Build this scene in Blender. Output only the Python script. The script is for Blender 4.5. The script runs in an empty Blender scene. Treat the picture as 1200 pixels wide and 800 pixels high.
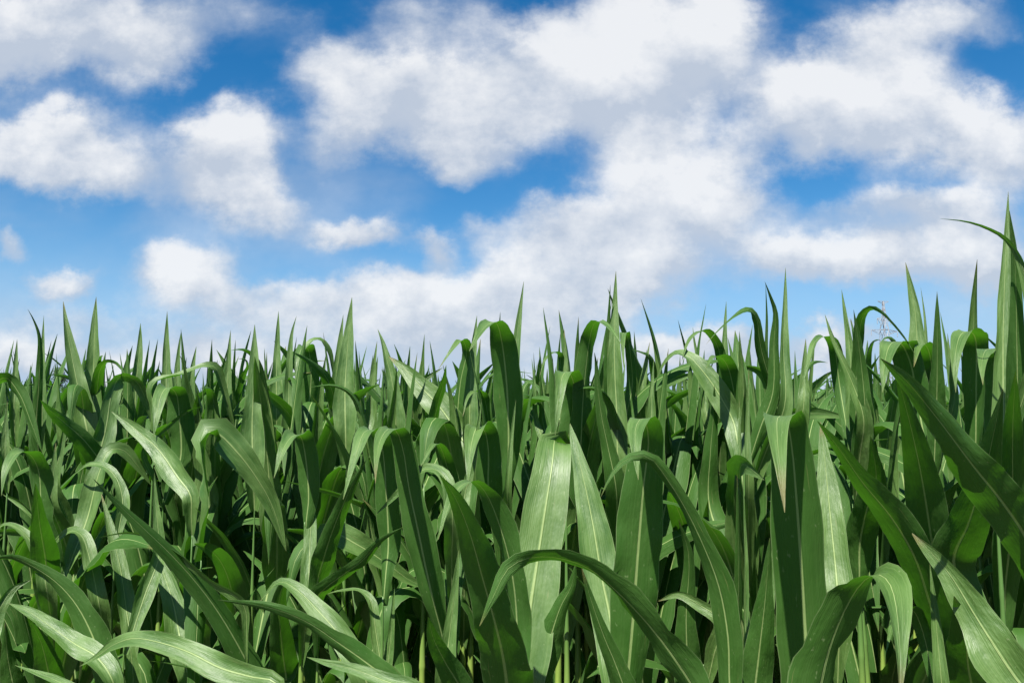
import bpy, math, random
import numpy as np
from mathutils import Vector, Matrix

random.seed(7)
RNG = np.random.RandomState(11)
SC = bpy.context.scene
COL = SC.collection
R = math.radians

# ------------------------------------------------------------------ camera
CAM_Z = 1.60
F = 870.0                                   # focal length in photo pixels (1200 wide)
PITCH = math.atan(78.0 / F)                 # the horizon lies a little below the middle
cp, sp = math.cos(PITCH), math.sin(PITCH)
cam_data = bpy.data.cameras.new('camera')
cam_data.sensor_width = 36.0
cam_data.lens = 36.0 * F / 1200.0
cam_data.clip_start = 0.05
cam_data.clip_end = 6000
cam = bpy.data.objects.new('camera', cam_data)
COL.objects.link(cam)
cam.location = (0, 0, CAM_Z)
cam.rotation_euler = (math.pi / 2 + PITCH, 0, 0)
SC.camera = cam


def ray(px, py):
    x, u = (px - 600.0) / F, (400.0 - py) / F
    return np.array([x, cp - u * sp, sp + u * cp])


def at(px, py, d):
    """the point at distance d along the ground that stands there in the view"""
    r = ray(px, py)
    return np.array([0, 0, CAM_Z]) + r * (d / r[1])


# ------------------------------------------------------------------ materials
def new_mat(name):
    m = bpy.data.materials.new(name)
    m.use_nodes = True
    nt = m.node_tree
    nt.nodes.clear()
    return m, nt.nodes, nt.links


def mth(N, L, op, a, b=None, c=None, clamp=False):
    n = N.new('ShaderNodeMath')
    n.operation = op
    n.use_clamp = clamp
    for i, v in enumerate((a, b, c)):
        if v is None:
            continue
        if isinstance(v, (int, float)):
            n.inputs[i].default_value = v
        else:
            L.new(v, n.inputs[i])
    return n.outputs[0]


def mixc(N, L, f, a, b):
    n = N.new('ShaderNodeMix')
    n.data_type = 'RGBA'
    for i, v in ((0, f), (6, a), (7, b)):
        if isinstance(v, (int, float)):
            n.inputs[i].default_value = v
        elif isinstance(v, tuple):
            n.inputs[i].default_value = (*v, 1)
        else:
            L.new(v, n.inputs[i])
    return n.outputs[2]


def smooth(N, L, v, lo, hi):
    n = N.new('ShaderNodeMapRange')
    n.interpolation_type = 'SMOOTHSTEP'
    L.new(v, n.inputs[0])
    n.inputs[1].default_value = lo
    n.inputs[2].default_value = hi
    return n.outputs[0]


def leaf_material(name):
    m, N, L = new_mat(name)
    uv = N.new('ShaderNodeUVMap').outputs[0]
    sep = N.new('ShaderNodeSeparateXYZ')
    L.new(uv, sep.inputs[0])
    u, v = sep.outputs[0], sep.outputs[1]
    info = N.new('ShaderNodeObjectInfo')
    geo = N.new('ShaderNodeNewGeometry')
    a = mth(N, L, 'ABSOLUTE', mth(N, L, 'SUBTRACT', u, 0.5))            # 0 on the midrib, .5 at the margin
    # broad mottling in blade space, offset per leaf
    comb = N.new('ShaderNodeCombineXYZ')
    L.new(mth(N, L, 'MULTIPLY', u, 2.2), comb.inputs[0])
    L.new(mth(N, L, 'MULTIPLY', v, 7.0), comb.inputs[1])
    L.new(mth(N, L, 'MULTIPLY', info.outputs['Random'], 37.0), comb.inputs[2])
    nz = N.new('ShaderNodeTexNoise')
    L.new(comb.outputs[0], nz.inputs['Vector'])
    nz.inputs['Scale'].default_value = 1.0
    nz.inputs['Detail'].default_value = 4.0
    # parallel veins
    comb2 = N.new('ShaderNodeCombineXYZ')
    L.new(mth(N, L, 'MULTIPLY', u, 46.0), comb2.inputs[0])
    L.new(mth(N, L, 'MULTIPLY', v, 1.6), comb2.inputs[1])
    L.new(mth(N, L, 'MULTIPLY', info.outputs['Random'], 91.0), comb2.inputs[2])
    vn = N.new('ShaderNodeTexNoise')
    L.new(comb2.outputs[0], vn.inputs['Vector'])
    vn.inputs['Scale'].default_value = 1.0
    vn.inputs['Detail'].default_value = 2.0
    # tiny flecks and pin holes of wear
    comb3 = N.new('ShaderNodeCombineXYZ')
    L.new(mth(N, L, 'MULTIPLY', u, 14.0), comb3.inputs[0])
    L.new(mth(N, L, 'MULTIPLY', v, 70.0), comb3.inputs[1])
    L.new(mth(N, L, 'MULTIPLY', info.outputs['Random'], 53.0), comb3.inputs[2])
    fl = N.new('ShaderNodeTexNoise')
    L.new(comb3.outputs[0], fl.inputs['Vector'])
    fl.inputs['Scale'].default_value = 1.0
    fl.inputs['Detail'].default_value = 1.0
    dark, light = (0.032, 0.090, 0.014), (0.086, 0.168, 0.038)
    base = mixc(N, L, smooth(N, L, nz.outputs[0], 0.3, 0.7), dark, light)
    base = mixc(N, L, mth(N, L, 'MULTIPLY', smooth(N, L, vn.outputs[0], 0.45, 0.7), 0.6), base, (0.122, 0.202, 0.060))
    # leaf to leaf: some yellower, some bluer
    base = mixc(N, L, mth(N, L, 'MULTIPLY', info.outputs['Random'], 0.42), base, (0.076, 0.140, 0.028))
    # matt underside, darker and greener than the top: its shade put into the colour
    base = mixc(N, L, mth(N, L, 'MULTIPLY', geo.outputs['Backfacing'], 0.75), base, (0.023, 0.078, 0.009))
    base = mixc(N, L, mth(N, L, 'MULTIPLY', smooth(N, L, fl.outputs[0], 0.70, 0.80), 0.45), base, (0.20, 0.26, 0.12))
    st = N.new('ShaderNodeTexNoise')
    comb4 = N.new('ShaderNodeCombineXYZ')
    L.new(mth(N, L, 'MULTIPLY', u, 30.0), comb4.inputs[0])
    L.new(mth(N, L, 'MULTIPLY', v, 9.0), comb4.inputs[1])
    L.new(mth(N, L, 'MULTIPLY', info.outputs['Random'], 71.0), comb4.inputs[2])
    L.new(comb4.outputs[0], st.inputs['Vector'])
    st.inputs['Scale'].default_value = 1.0
    st.inputs['Detail'].default_value = 2.0
    base = mixc(N, L, mth(N, L, 'MULTIPLY', smooth(N, L, st.outputs[0], 0.69, 0.78), 0.5), base, (0.20, 0.19, 0.075))
    # midrib: pale, wide at the base, thin at the tip
    wid = mth(N, L, 'MULTIPLY_ADD', v, -0.040, 0.055)
    rib = mth(N, L, 'SUBTRACT', 1.0, mth(N, L, 'DIVIDE', a, wid), clamp=True)
    rib = smooth(N, L, rib, 0.0, 0.55)
    base = mixc(N, L, mth(N, L, 'MULTIPLY', rib, 0.8), base, (0.26, 0.35, 0.13))
    # thin pale margin and a dry brown very tip
    base = mixc(N, L, mth(N, L, 'MULTIPLY', smooth(N, L, a, 0.476, 0.5), 0.45), base, (0.20, 0.27, 0.12))
    base = mixc(N, L, mth(N, L, 'MULTIPLY', smooth(N, L, mth(N, L, 'MULTIPLY_ADD', mth(N, L, 'POWER', info.outputs['Random'], 4.0), 0.06, v), 0.97, 1.03), 0.75), base, (0.16, 0.13, 0.05))
    # bump of veins and rib
    h = mth(N, L, 'ADD', mth(N, L, 'MULTIPLY', vn.outputs[0], 0.5), mth(N, L, 'MULTIPLY', rib, 0.7))
    h = mth(N, L, 'ADD', h, mth(N, L, 'MULTIPLY', nz.outputs[0], 4.2))
    bump = N.new('ShaderNodeBump')
    bump.inputs['Strength'].default_value = 0.6
    bump.inputs['Distance'].default_value = 0.0022
    L.new(h, bump.inputs['Height'])
    pr = N.new('ShaderNodeBsdfPrincipled')
    L.new(base, pr.inputs['Base Color'])
    L.new(mth(N, L, 'MULTIPLY_ADD', geo.outputs['Backfacing'], -0.30, 0.58), pr.inputs['Specular IOR Level'])
    rough = mth(N, L, 'MULTIPLY_ADD', nz.outputs[0], 0.28, 0.28)
    rough = mth(N, L, 'MULTIPLY_ADD', vn.outputs[0], 0.16, rough)
    rough = mth(N, L, 'MULTIPLY_ADD', geo.outputs['Backfacing'], 0.12, rough)
    L.new(rough, pr.inputs['Roughness'])
    L.new(bump.outputs[0], pr.inputs['Normal'])
    tr = N.new('ShaderNodeBsdfTranslucent')
    tcol = mixc(N, L, mth(N, L, 'MULTIPLY', rib, 0.5), (0.064, 0.225, 0.008), (0.18, 0.28, 0.04))
    L.new(tcol, tr.inputs['Color'])
    L.new(bump.outputs[0], tr.inputs['Normal'])
    mx = N.new('ShaderNodeMixShader')
    mx.inputs[0].default_value = 0.30
    L.new(pr.outputs[0], mx.inputs[1])
    L.new(tr.outputs[0], mx.inputs[2])
    out = N.new('ShaderNodeOutputMaterial')
    L.new(mx.outputs[0], out.inputs[0])
    return m


def stalk_material():
    m, N, L = new_mat('stalk_green')
    tc = N.new('ShaderNodeTexCoord')
    mp = N.new('ShaderNodeMapping')
    mp.inputs['Scale'].default_value = (60, 60, 4)
    L.new(tc.outputs['Object'], mp.inputs[0])
    nz = N.new('ShaderNodeTexNoise')
    L.new(mp.outputs[0], nz.inputs['Vector'])
    nz.inputs['Scale'].default_value = 1.6
    base = mixc(N, L, smooth(N, L, nz.outputs[0], 0.3, 0.7), (0.12, 0.20, 0.03), (0.22, 0.30, 0.06))
    sp_ = N.new('ShaderNodeSeparateXYZ'); L.new(tc.outputs['Object'], sp_.inputs[0])
    base = mixc(N, L, smooth(N, L, sp_.outputs[2], 0.75, 1.15), base, (0.060, 0.130, 0.030))
    pr = N.new('ShaderNodeBsdfPrincipled')
    L.new(base, pr.inputs['Base Color'])
    pr.inputs['Roughness'].default_value = 0.45
    out = N.new('ShaderNodeOutputMaterial')
    L.new(pr.outputs[0], out.inputs[0])
    return m


def noise_material(name, c1, c2, scale, rough=0.9, bump=0.0, metallic=0.0, coord='Object', transl=None):
    m, N, L = new_mat(name)
    tc = N.new('ShaderNodeTexCoord')
    nz = N.new('ShaderNodeTexNoise')
    L.new(tc.outputs[coord], nz.inputs['Vector'])
    nz.inputs['Scale'].default_value = scale
    nz.inputs['Detail'].default_value = 6
    base = mixc(N, L, smooth(N, L, nz.outputs[0], 0.3, 0.7), c1, c2)
    pr = N.new('ShaderNodeBsdfPrincipled')
    L.new(base, pr.inputs['Base Color'])
    pr.inputs['Roughness'].default_value = rough
    pr.inputs['Metallic'].default_value = metallic
    if bump:
        b = N.new('ShaderNodeBump')
        b.inputs['Strength'].default_value = bump
        b.inputs['Distance'].default_value = 0.03
        L.new(nz.outputs[0], b.inputs['Height'])
        L.new(b.outputs[0], pr.inputs['Normal'])
    sh = pr.outputs[0]
    if transl:
        tr = N.new('ShaderNodeBsdfTranslucent')
        tr.inputs[0].default_value = (*transl, 1)
        mx = N.new('ShaderNodeMixShader')
        mx.inputs[0].default_value = 0.25
        L.new(sh, mx.inputs[1])
        L.new(tr.outputs[0], mx.inputs[2])
        sh = mx.outputs[0]
    out = N.new('ShaderNodeOutputMaterial')
    L.new(sh, out.inputs[0])
    return m


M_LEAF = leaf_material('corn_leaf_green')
M_STALK = stalk_material()
M_SOIL = noise_material('field_soil', (0.036, 0.040, 0.016), (0.075, 0.066, 0.036), 3.0, 0.95, 0.8)
M_BARK = noise_material('tree_bark', (0.05, 0.04, 0.03), (0.12, 0.10, 0.075), 4.0, 0.95, 0.6)
M_STEEL = noise_material('galvanised_steel', (0.24, 0.25, 0.27), (0.32, 0.33, 0.35), 0.6, 0.55, 0, 0.3)
M_CABLE = noise_material('aluminium_cable', (0.25, 0.26, 0.27), (0.33, 0.34, 0.35), 0.6, 0.6)
M_CROWN = noise_material('dark_tree_leaves', (0.025, 0.050, 0.016), (0.060, 0.100, 0.030), 0.9, 0.7, transl=(0.05, 0.10, 0.01))
M_CROWN_OLIVE = noise_material('olive_tree_leaves', (0.070, 0.085, 0.024), (0.115, 0.125, 0.045), 0.9, 0.7, transl=(0.09, 0.11, 0.02))
M_CROWN_BROWN = noise_material('brownish_bush_leaves', (0.10, 0.085, 0.045), (0.17, 0.14, 0.09), 0.9, 0.8, transl=(0.12, 0.10, 0.04))


# ------------------------------------------------------------------ mesh helpers
def mesh_from(name, verts, faces, uvs=None, mat=None, smooth_on=True):
    me = bpy.data.meshes.new(name)
    me.from_pydata([tuple(p) for p in verts], [], faces)
    if uvs is not None:
        lay = me.uv_layers.new(name='UVMap')
        idx = np.empty(len(me.loops), np.int32)
        me.loops.foreach_get('vertex_index', idx)
        lay.data.foreach_set('uv', np.asarray(uvs, np.float32)[idx].ravel())
    if smooth_on:
        me.polygons.foreach_set('use_smooth', np.ones(len(me.polygons), bool))
    if mat:
        me.materials.append(mat)
    me.update()
    return me


def link(name, data, parent=None):
    o = bpy.data.objects.new(name, data)
    COL.objects.link(o)
    if parent is not None:
        o.parent = parent
    return o


def sstep(x):
    x = np.clip(x, 0, 1)
    return x * x * (3 - 2 * x)


def spline(P, n):
    """Catmull-Rom through P, resampled to n+1 points of even arc length; also returns the control parameter of each"""
    P = np.asarray(P, float)
    Q = np.vstack([2 * P[0] - P[1], P, 2 * P[-1] - P[-2]])
    out, par = [], []
    for i in range(len(P) - 1):
        p0, p1, p2, p3 = Q[i:i + 4]
        d1 = max(np.linalg.norm(p1 - p0), 1e-5) ** 0.5
        d2 = max(np.linalg.norm(p2 - p1), 1e-5) ** 0.5
        d3 = max(np.linalg.norm(p3 - p2), 1e-5) ** 0.5
        t0, t1, t2, t3 = 0, d1, d1 + d2, d1 + d2 + d3
        for k in range(16):
            t = t1 + (t2 - t1) * k / 16
            A1 = (t1 - t) / (t1 - t0) * p0 + (t - t0) / (t1 - t0) * p1
            A2 = (t2 - t) / (t2 - t1) * p1 + (t - t1) / (t2 - t1) * p2
            A3 = (t3 - t) / (t3 - t2) * p2 + (t - t2) / (t3 - t2) * p3
            B1 = (t2 - t) / (t2 - t0) * A1 + (t - t0) / (t2 - t0) * A2
            B2 = (t3 - t) / (t3 - t1) * A2 + (t - t1) / (t3 - t1) * A3
            out.append((t2 - t) / (t2 - t1) * B1 + (t - t1) / (t2 - t1) * B2)
            par.append(i + k / 16)
    out.append(P[-1]); par.append(len(P) - 1)
    out = np.array(out); par = np.array(par)
    s = np.concatenate([[0], np.cumsum(np.linalg.norm(np.diff(out, axis=0), axis=1))])
    want = np.linspace(0, s[-1], n + 1)
    res = np.stack([np.interp(want, s, out[:, k]) for k in range(3)], 1)
    return res, np.interp(want, s, par), s[-1]


def unit(v):
    return v / np.maximum(np.linalg.norm(v, axis=-1, keepdims=True), 1e-9)


def width_profile(t, kind):
    if kind == 'spike':
        f = (0.62 + 0.38 * sstep(t / 0.35)) * np.where(t < 0.35, 1, np.clip(1 - (t - 0.35) / 0.65, 0, 1) ** 0.85)
    else:
        f = (0.42 + 0.58 * sstep(t / 0.40)) * np.clip(1 - np.clip(t, 0, 1) ** 2.7, 0, 1) ** 0.95
    return np.maximum(f, 0.012)


S_HI = np.array([-1, -0.7, -0.36, -0.07, 0.07, 0.36, 0.7, 1.0])
S_LO = np.array([-1, 0, 1.0])


def blade(P, A, width, kind, fold=0.3, fold_base=1.1, wave=0.05, seed=0, S=S_HI, flip=False, wscale=1.0):
    """verts, faces, uvs of one corn leaf: P its midrib, A the direction across it at each point"""
    rs = np.random.RandomState(seed)
    n = len(P)
    T = unit(np.gradient(P, axis=0))
    A = unit(A - (A * T).sum(1, keepdims=True) * T)
    Nn = unit(np.cross(T, A))
    if flip:
        A, Nn = -A, -Nn
    s = np.concatenate([[0], np.cumsum(np.linalg.norm(np.diff(P, axis=0), axis=1))])
    Lm = s[-1]
    t = s / Lm
    hw = 0.5 * width * width_profile(t, kind) * wscale
    fb = fold + (fold_base - fold) * np.exp(-t / 0.10)
    # flutter of the margins
    ph = rs.uniform(0, 6.28, 6)
    fr = rs.uniform(3.0, 5.5, 4) * max(Lm, 0.3)
    envelope = np.sin(np.clip(t, 0, 1) * math.pi) ** 0.7
    wl = wave * (np.sin(6.28 * fr[0] * t + ph[0]) + 0.6 * np.sin(6.28 * 2.1 * fr[1] * t + ph[1])) * envelope
    wr = wave * (np.sin(6.28 * fr[2] * t + ph[2]) + 0.6 * np.sin(6.28 * 2.1 * fr[3] * t + ph[3])) * envelope
    wl = wl + wave * 0.28 * np.sin(6.28 * 5.3 * fr[3] * t + ph[2]) * envelope
    wr = wr + wave * 0.28 * np.sin(6.28 * 4.7 * fr[0] * t + ph[1]) * envelope
    nib = 1 + 0.05 * np.sin(6.28 * 2.3 * t + ph[4]) + 0.03 * np.sin(6.28 * 5.1 * t + ph[5])
    verts, uvs = [], []
    for k in S:
        side = wl if k < 0 else wr
        ak = abs(k)
        ang = fb * (0.75 + 0.25 * ak)                       # angle the half blade is raised by
        w = hw * nib * ak
        off_a = np.sign(k) * w * np.cos(ang)
        off_n = w * np.sin(ang) + side * hw * 2 * ak ** 2.2 - 0.06 * hw * np.sin(ak * math.pi)
        verts.append(P + A * off_a[:, None] + Nn * off_n[:, None])
        uvs.append(np.stack([np.full(n, 0.5 + 0.5 * k), t], 1))
    m = len(S)
    V = np.stack(verts, 1).reshape(-1, 3)
    U = np.stack(uvs, 1).reshape(-1, 2)
    faces = []
    for i in range(n - 1):
        for j in range(m - 1):
            a = i * m + j
            faces.append((a, a + m, a + m + 1, a + 1))       # upper side of the blade faces along Nn
    return V, faces, U


def tube(path, radii, sides=10):
    """round tube along a path, closed at both ends"""
    path = np.asarray(path, float)
    T = unit(np.gradient(path, axis=0))
    ref = np.array([1.0, 0, 0]) if abs(T[0][0]) < 0.9 else np.array([0, 1.0, 0])
    V, Fc = [], []
    for i, p in enumerate(path):
        a = unit(np.cross(T[i], ref)); b = np.cross(T[i], a)
        for k in range(sides):
            g = 2 * math.pi * k / sides
            V.append(p + radii[i] * (math.cos(g) * a + math.sin(g) * b))
    for i in range(len(path) - 1):
        for k in range(sides):
            k2 = (k + 1) % sides
            Fc.append((i * sides + k, i * sides + k2, (i + 1) * sides + k2, (i + 1) * sides + k))
    Fc.append(tuple(range(sides))[::-1])
    Fc.append(tuple((len(path) - 1) * sides + k for k in range(sides)))
    return V, Fc


def stalk_mesh(h, r0=0.0125, r1=0.0075, lean=(0, 0)):
    """jointed cane: a swollen ring at each node"""
    zs, rr = [], []
    z, k = -0.02, 0
    while z < h:
        g = z / h
        r = (r0 + (r1 - r0) * g) * (1 - 0.8 * max(0.0, (z - 0.55 * h) / (0.45 * h)))
        zs += [z, z + 0.006, z + 0.014, z + 0.028]
        rr += [r, r * 1.14, r * 1.14, r]
        z += 0.13 + 0.03 * math.sin(k * 2.1)
        k += 1
    zs.append(max(h, zs[-1] + 0.01)); rr.append(0.0012)
    path = [(lean[0] * (q / h) ** 2, lean[1] * (q / h) ** 2, q) for q in zs]
    V, Fc = tube(path, rr, 9)
    return mesh_from('stalk', V, Fc, None, M_STALK)


def tag(o, label=None, cat=None, group=None, kind=None):
    for k, v in (('label', label), ('category', cat), ('group', group), ('kind', kind)):
        if v:
            o[k] = v
    return o


# ------------------------------------------------------------------ a corn plant grown by rule
def grow_leaf(rs, z0, az, th0, dth, sb, wb, length, width, kind, twist, drift, fold, wave, seed, S=S_HI, segs=26):
    s = np.linspace(0, 1, segs + 1)
    th = th0 + dth * sstep((s - sb) / wb) + 0.25 * dth * s
    th = np.minimum(th, 2.9)
    az_s = az + drift * s ** 1.5
    step = length / segs
    d = np.stack([np.sin(th) * np.cos(az_s), np.sin(th) * np.sin(az_s), np.cos(th)], 1)
    P = np.vstack([[0, 0, 0], np.cumsum(d[:-1] * step, 0)]) + np.array([0.006 * math.cos(az), 0.006 * math.sin(az), z0])
    T = d
    A0 = np.stack([-np.sin(az_s), np.cos(az_s), 0 * s], 1)
    N0 = np.cross(T, A0)
    tw = twist * sstep((s - 0.1) / 0.9)
    A = A0 * np.cos(tw)[:, None] + N0 * np.sin(tw)[:, None]
    # adaxial side: up and towards the stalk
    return blade(P, -A, width, kind, fold, 1.25, wave, seed, S)


def plant_leaves(seed, lo=False):
    """list of (attachment height, verts, faces, uvs)"""
    rs = np.random.RandomState(seed)
    S, segs = (S_LO, 9) if lo else (S_HI, 26)
    out = []
    n = 11
    az0 = rs.uniform(0, 6.28)
    for i in range(n):
        g = i / (n - 1)
        az = az0 + (i % 2) * math.pi + rs.normal(0, 0.28)
        z0 = 0.38 + 0.98 * g ** 0.92 + rs.normal(0, 0.012)
        sd = seed * 50 + i
        if i >= n - 3:                                       # the whorl: upright blades, still rolled
            k = i - (n - 3)
            ln = (0.52, 0.52, 0.44)[k] * rs.uniform(0.85, 1.14)
            out.append((z0, *grow_leaf(rs, z0 - 0.05, az, R(rs.uniform(3, 11)), R(rs.choice([4, 10, 18, 75], p=[.30, .24, .18, .28])), rs.uniform(.45, .6), .35, ln,
                                       rs.uniform(0.045, 0.062), 'spike', rs.normal(0, 0.5), rs.normal(0, .2), rs.uniform(.45, .8), 0.03, sd, S, segs)))
        else:
            ln = (0.60 + 0.22 * math.sin(math.pi * (g + 0.1))) * rs.uniform(0.9, 1.1)
            th0 = R(20 - 11 * g + rs.normal(0, 3.5))
            if rs.rand() < 0.40:                             # bent over sharply
                out.append((z0, *grow_leaf(rs, z0, az, th0, R(rs.uniform(120, 165)), rs.uniform(.30, .58), rs.uniform(.26, .52), ln,
                                           rs.uniform(.080, .104), 'leaf', rs.normal(0, .35), rs.normal(0, .35), rs.uniform(.18, .38), .08, sd, S, segs)))
            else:                                            # one long arch
                out.append((z0, *grow_leaf(rs, z0, az, th0, R(rs.uniform(12, 70)), rs.uniform(.2, .4), rs.uniform(.6, .8), ln,
                                           rs.uniform(.080, .104), 'leaf', rs.normal(0, .8), rs.normal(0, .35), rs.uniform(.18, .45), .09, sd, S, segs)))
    return out


PROTO = []                                                   # (stalk mesh, [(z, leaf mesh)])
for p in range(14):
    lv = plant_leaves(100 + p)
    sm = stalk_mesh(1.36, lean=(RNG.normal(0, .02), RNG.normal(0, .02)))
    PROTO.append((sm, [(z, mesh_from('leaf', V, Fc, U, M_LEAF)) for z, V, Fc, U in lv]))


def place_plant(x, y, rz, scale, proto, zlo=0.0, tilt=(0, 0)):
    sm, lv = PROTO[proto]
    e = link('corn_plant', None)
    e.empty_display_size = 0.1
    e.location = (x, y, 0)
    e.rotation_euler = (tilt[0], tilt[1], rz)
    e.scale = (scale, scale, scale)
    link('stalk', sm, e)
    for z, me in lv:
        if z >= zlo:
            link('leaf', me, e)
    return e


# ------------------------------------------------------------------ the plants of the front of the field
TILE = {'A': (0, 320, .3), 'B': (300, 320, .3), 'C': (600, 320, .3), 'D': (880, 220, .3), 'E': (0, 560, .3),
        'F': (300, 560, .3), 'G': (600, 560, .3), 'H': (880, 460, .425), 'P': (0, 0, 1.0)}
HERO = []


def L(key, tile, pts, w, d, kind='leaf', mode='face', roll=0, reach=0.16, ang=0, fold=None, flip=False, wave=.095, apex=None, lean=None):
    ox, oy, s = TILE[tile]
    px = [(ox + x * s, oy + y * s) for x, y in pts]
    HERO.append(dict(key=key, px=px, w=w * s, d=d, kind=kind, mode=mode, roll=roll, reach=reach, ang=ang, fold=fold, flip=flip, wave=wave, apex=apex, lean=lean))


def depth_factor(px):
    return 1.40 - 0.35 * min(max(px, -100), 1300) / 1200.0


# left: skyline
L('A1', 'A', [(345, 640), (325, 540), (300, 420), (270, 270), (254, 170), (247, 110)], 80, 1.9, 'spike', roll=12)
L('A2', 'A', [(365, 610), (365, 450), (368, 300), (372, 170), (376, 92)], 70, 1.95, 'spike', roll=-15, fold=.5)
L('A3', 'A', [(140, 620), (150, 450), (156, 320), (152, 240), (130, 180), (108, 140)], 34, 2.0, 'spike', flip=True)
L('A3b', 'A', [(165, 600), (165, 400), (168, 250), (171, 165)], 28, 2.02, 'spike')
L('A4', 'A', [(55, 520), (60, 440), (62, 340), (67, 258)], 36, 2.1, 'spike')
L('A5', 'A', [(-60, 600), (-30, 450), (20, 408), (75, 470), (120, 580), (165, 700)], 75, 1.75, roll=[30, 40, 50, 45, 40, 30], flip=True, lean=0)
L('A6', 'A', [(20, 720), (22, 600), (28, 500)], 34, 1.7, 'spike')
L('A7', 'A', [(212, 830), (235, 700), (255, 600), (262, 535)], 46, 1.65, 'spike')
L('A8', 'A', [(400, 770), (340, 665), (260, 590), (200, 540), (158, 495)], 80, 1.75, flip=True, roll=15)
L('A9', 'A', [(380, 740), (415, 600), (440, 460), (475, 398), (530, 420), (575, 510), (605, 625)], 74, 1.8, roll=[0, 10, 30, 55, 30, 10, 0])
L('A10', 'A', [(360, 620), (378, 480), (388, 390), (410, 350), (450, 352), (490, 392)], 48, 2.0, roll=[0, 0, 20, 50, 50, 20], flip=True)
L('A11', 'A', [(528, 520), (535, 400), (545, 300), (549, 195)], 52, 2.1, 'spike', fold=.5)
L('A11b', 'A', [(500, 480), (495, 380), (505, 330), (518, 282)], 40, 2.2, 'spike', flip=True)
L('A12', 'A', [(650, 480), (650, 380), (650, 280), (653, 148)], 46, 2.05, 'spike')
L('A13', 'A', [(690, 460), (692, 390), (697, 310), (708, 226)], 34, 2.15, 'spike')
L('A14', 'A', [(600, 430), (700, 398), (800, 362), (840, 368), (868, 430), (897, 540), (925, 640)], 46, 1.85, roll=[-70, -72, -65, -40, -10, 0, 0])
L('A15', 'A', [(705, 720), (700, 560), (688, 470), (655, 446), (628, 480), (612, 560), (600, 640)], 95, 1.8, mode='arch', ang=12)
L('A16', 'A', [(735, 620), (742, 480), (754, 360), (767, 286)], 56, 2.0, 'spike')
L('A17', 'A', [(815, 600), (822, 400), (828, 258)], 36, 2.1, 'spike', flip=True)
L('A18', 'A', [(888, 560), (890, 400), (895, 300), (901, 222)], 44, 2.0, 'spike')
L('A19', 'A', [(905, 560), (912, 400), (920, 260)], 24, 2.05, 'spike', flip=True)
L('A19b', 'A', [(925, 540), (945, 420), (968, 360), (955, 335), (925, 335)], 30, 2.1, roll=[20, 30, 50, 60, 60], flip=True)
L('A20', 'A', [(990, 780), (985, 600), (990, 450), (993, 320), (995, 200)], 84, 1.7, 'spike', fold=.25)
L('A21', 'A', [(745, 870), (690, 790), (620, 690), (530, 610), (435, 540)], 86, 1.6, roll=-10)
L('A22', 'A', [(340, 960), (390, 770), (430, 690), (480, 690), (540, 755), (592, 830)], 82, 1.6, roll=[-30, -40, -30, -10, 0, 0])
L('A23', 'A', [(560, 700), (600, 640), (660, 590), (740, 535), (795, 520)], 36, 1.7, roll=50)
L('A24', 'A', [(815, 900), (800, 740), (800, 660), (812, 622), (850, 625), (932, 705), (1000, 795), (1060, 900), (1118, 1085)], 125, 1.4, roll=[-80, -80, -75, -60, -25, -5, 0, 0, 0], fold=.2)
L('A25', 'A', [(165, 950), (150, 770), (112, 705), (65, 705), (25, 770), (5, 870)], 92, 1.5, mode='arch', ang=-15)
L('A26', 'A', [(200, 900), (208, 800), (212, 730), (218, 660)], 66, 1.62, kind='spike')
L('A27', 'A', [(480, 900), (455, 800), (400, 752), (340, 750), (285, 790)], 46, 1.55, roll=[10, 20, 45, 50, 40])
# middle left: skyline
L('B1', 'B', [(80, 560), (80, 430), (82, 320), (88, 148)], 46, 2.1, 'spike')
L('B2', 'B', [(130, 640), (128, 480), (132, 320), (141, 230), (158, 168)], 50, 2.0, 'spike')
L('B3', 'B', [(170, 500), (178, 360), (212, 268), (250, 258), (285, 300), (300, 370), (305, 430)], 40, 2.1, roll=[-20, -40, -65, -60, -20, 0, 0])
L('B3b', 'B', [(205, 520), (215, 380), (205, 300), (185, 288), (165, 330), (152, 420)], 66, 2.1, mode='arch', ang=15)
L('B4', 'B', [(340, 660), (312, 510), (270, 400), (200, 340), (143, 308)], 58, 1.9, flip=True, roll=20)
L('B5', 'B', [(350, 620), (348, 450), (355, 330), (365, 200), (375, 94)], 84, 1.75, 'spike', fold=.3, roll=-8)
L('B5b', 'B', [(310, 520), (315, 410), (325, 300), (341, 163)], 56, 1.85, 'spike')
L('B6', 'B', [(415, 640), (406, 470), (396, 360), (388, 262)], 36, 1.9, 'spike', flip=True, roll=20)
L('B7', 'B', [(445, 560), (450, 470), (460, 370), (473, 265)], 42, 2.0, 'spike')
L('B8', 'B', [(548, 620), (536, 450), (515, 350), (495, 270), (475, 218)], 64, 1.95, 'spike', roll=10)
L('B9', 'B', [(830, 690), (785, 620), (720, 525), (640, 440), (580, 375), (518, 325)], 118, 1.75, fold=.2)
L('B10', 'B', [(655, 670), (688, 600), (714, 500), (735, 420), (743, 358)], 60, 1.65, flip=True, roll=35)
L('B11', 'B', [(788, 640), (798, 430), (822, 310), (806, 262), (770, 295), (712, 376)], 64, 1.8, mode='arch', ang=-35, reach=.12)
L('B12', 'B', [(835, 620), (838, 450), (850, 290), (863, 166)], 62, 1.75, 'spike', roll=10)
L('B13', 'B', [(985, 720), (985, 560), (978, 420), (962, 280), (940, 196), (900, 205), (868, 245), (833, 305)], 118, 1.5, mode='arch', ang=-10, reach=.2)
L('B14', 'B', [(1000, 480), (1008, 370), (1025, 200), (1046, 32)], 62, 1.65, 'spike')
L('B15', 'B', [(985, 830), (998, 650), (1015, 495)], 46, 1.35, 'spike')
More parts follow.
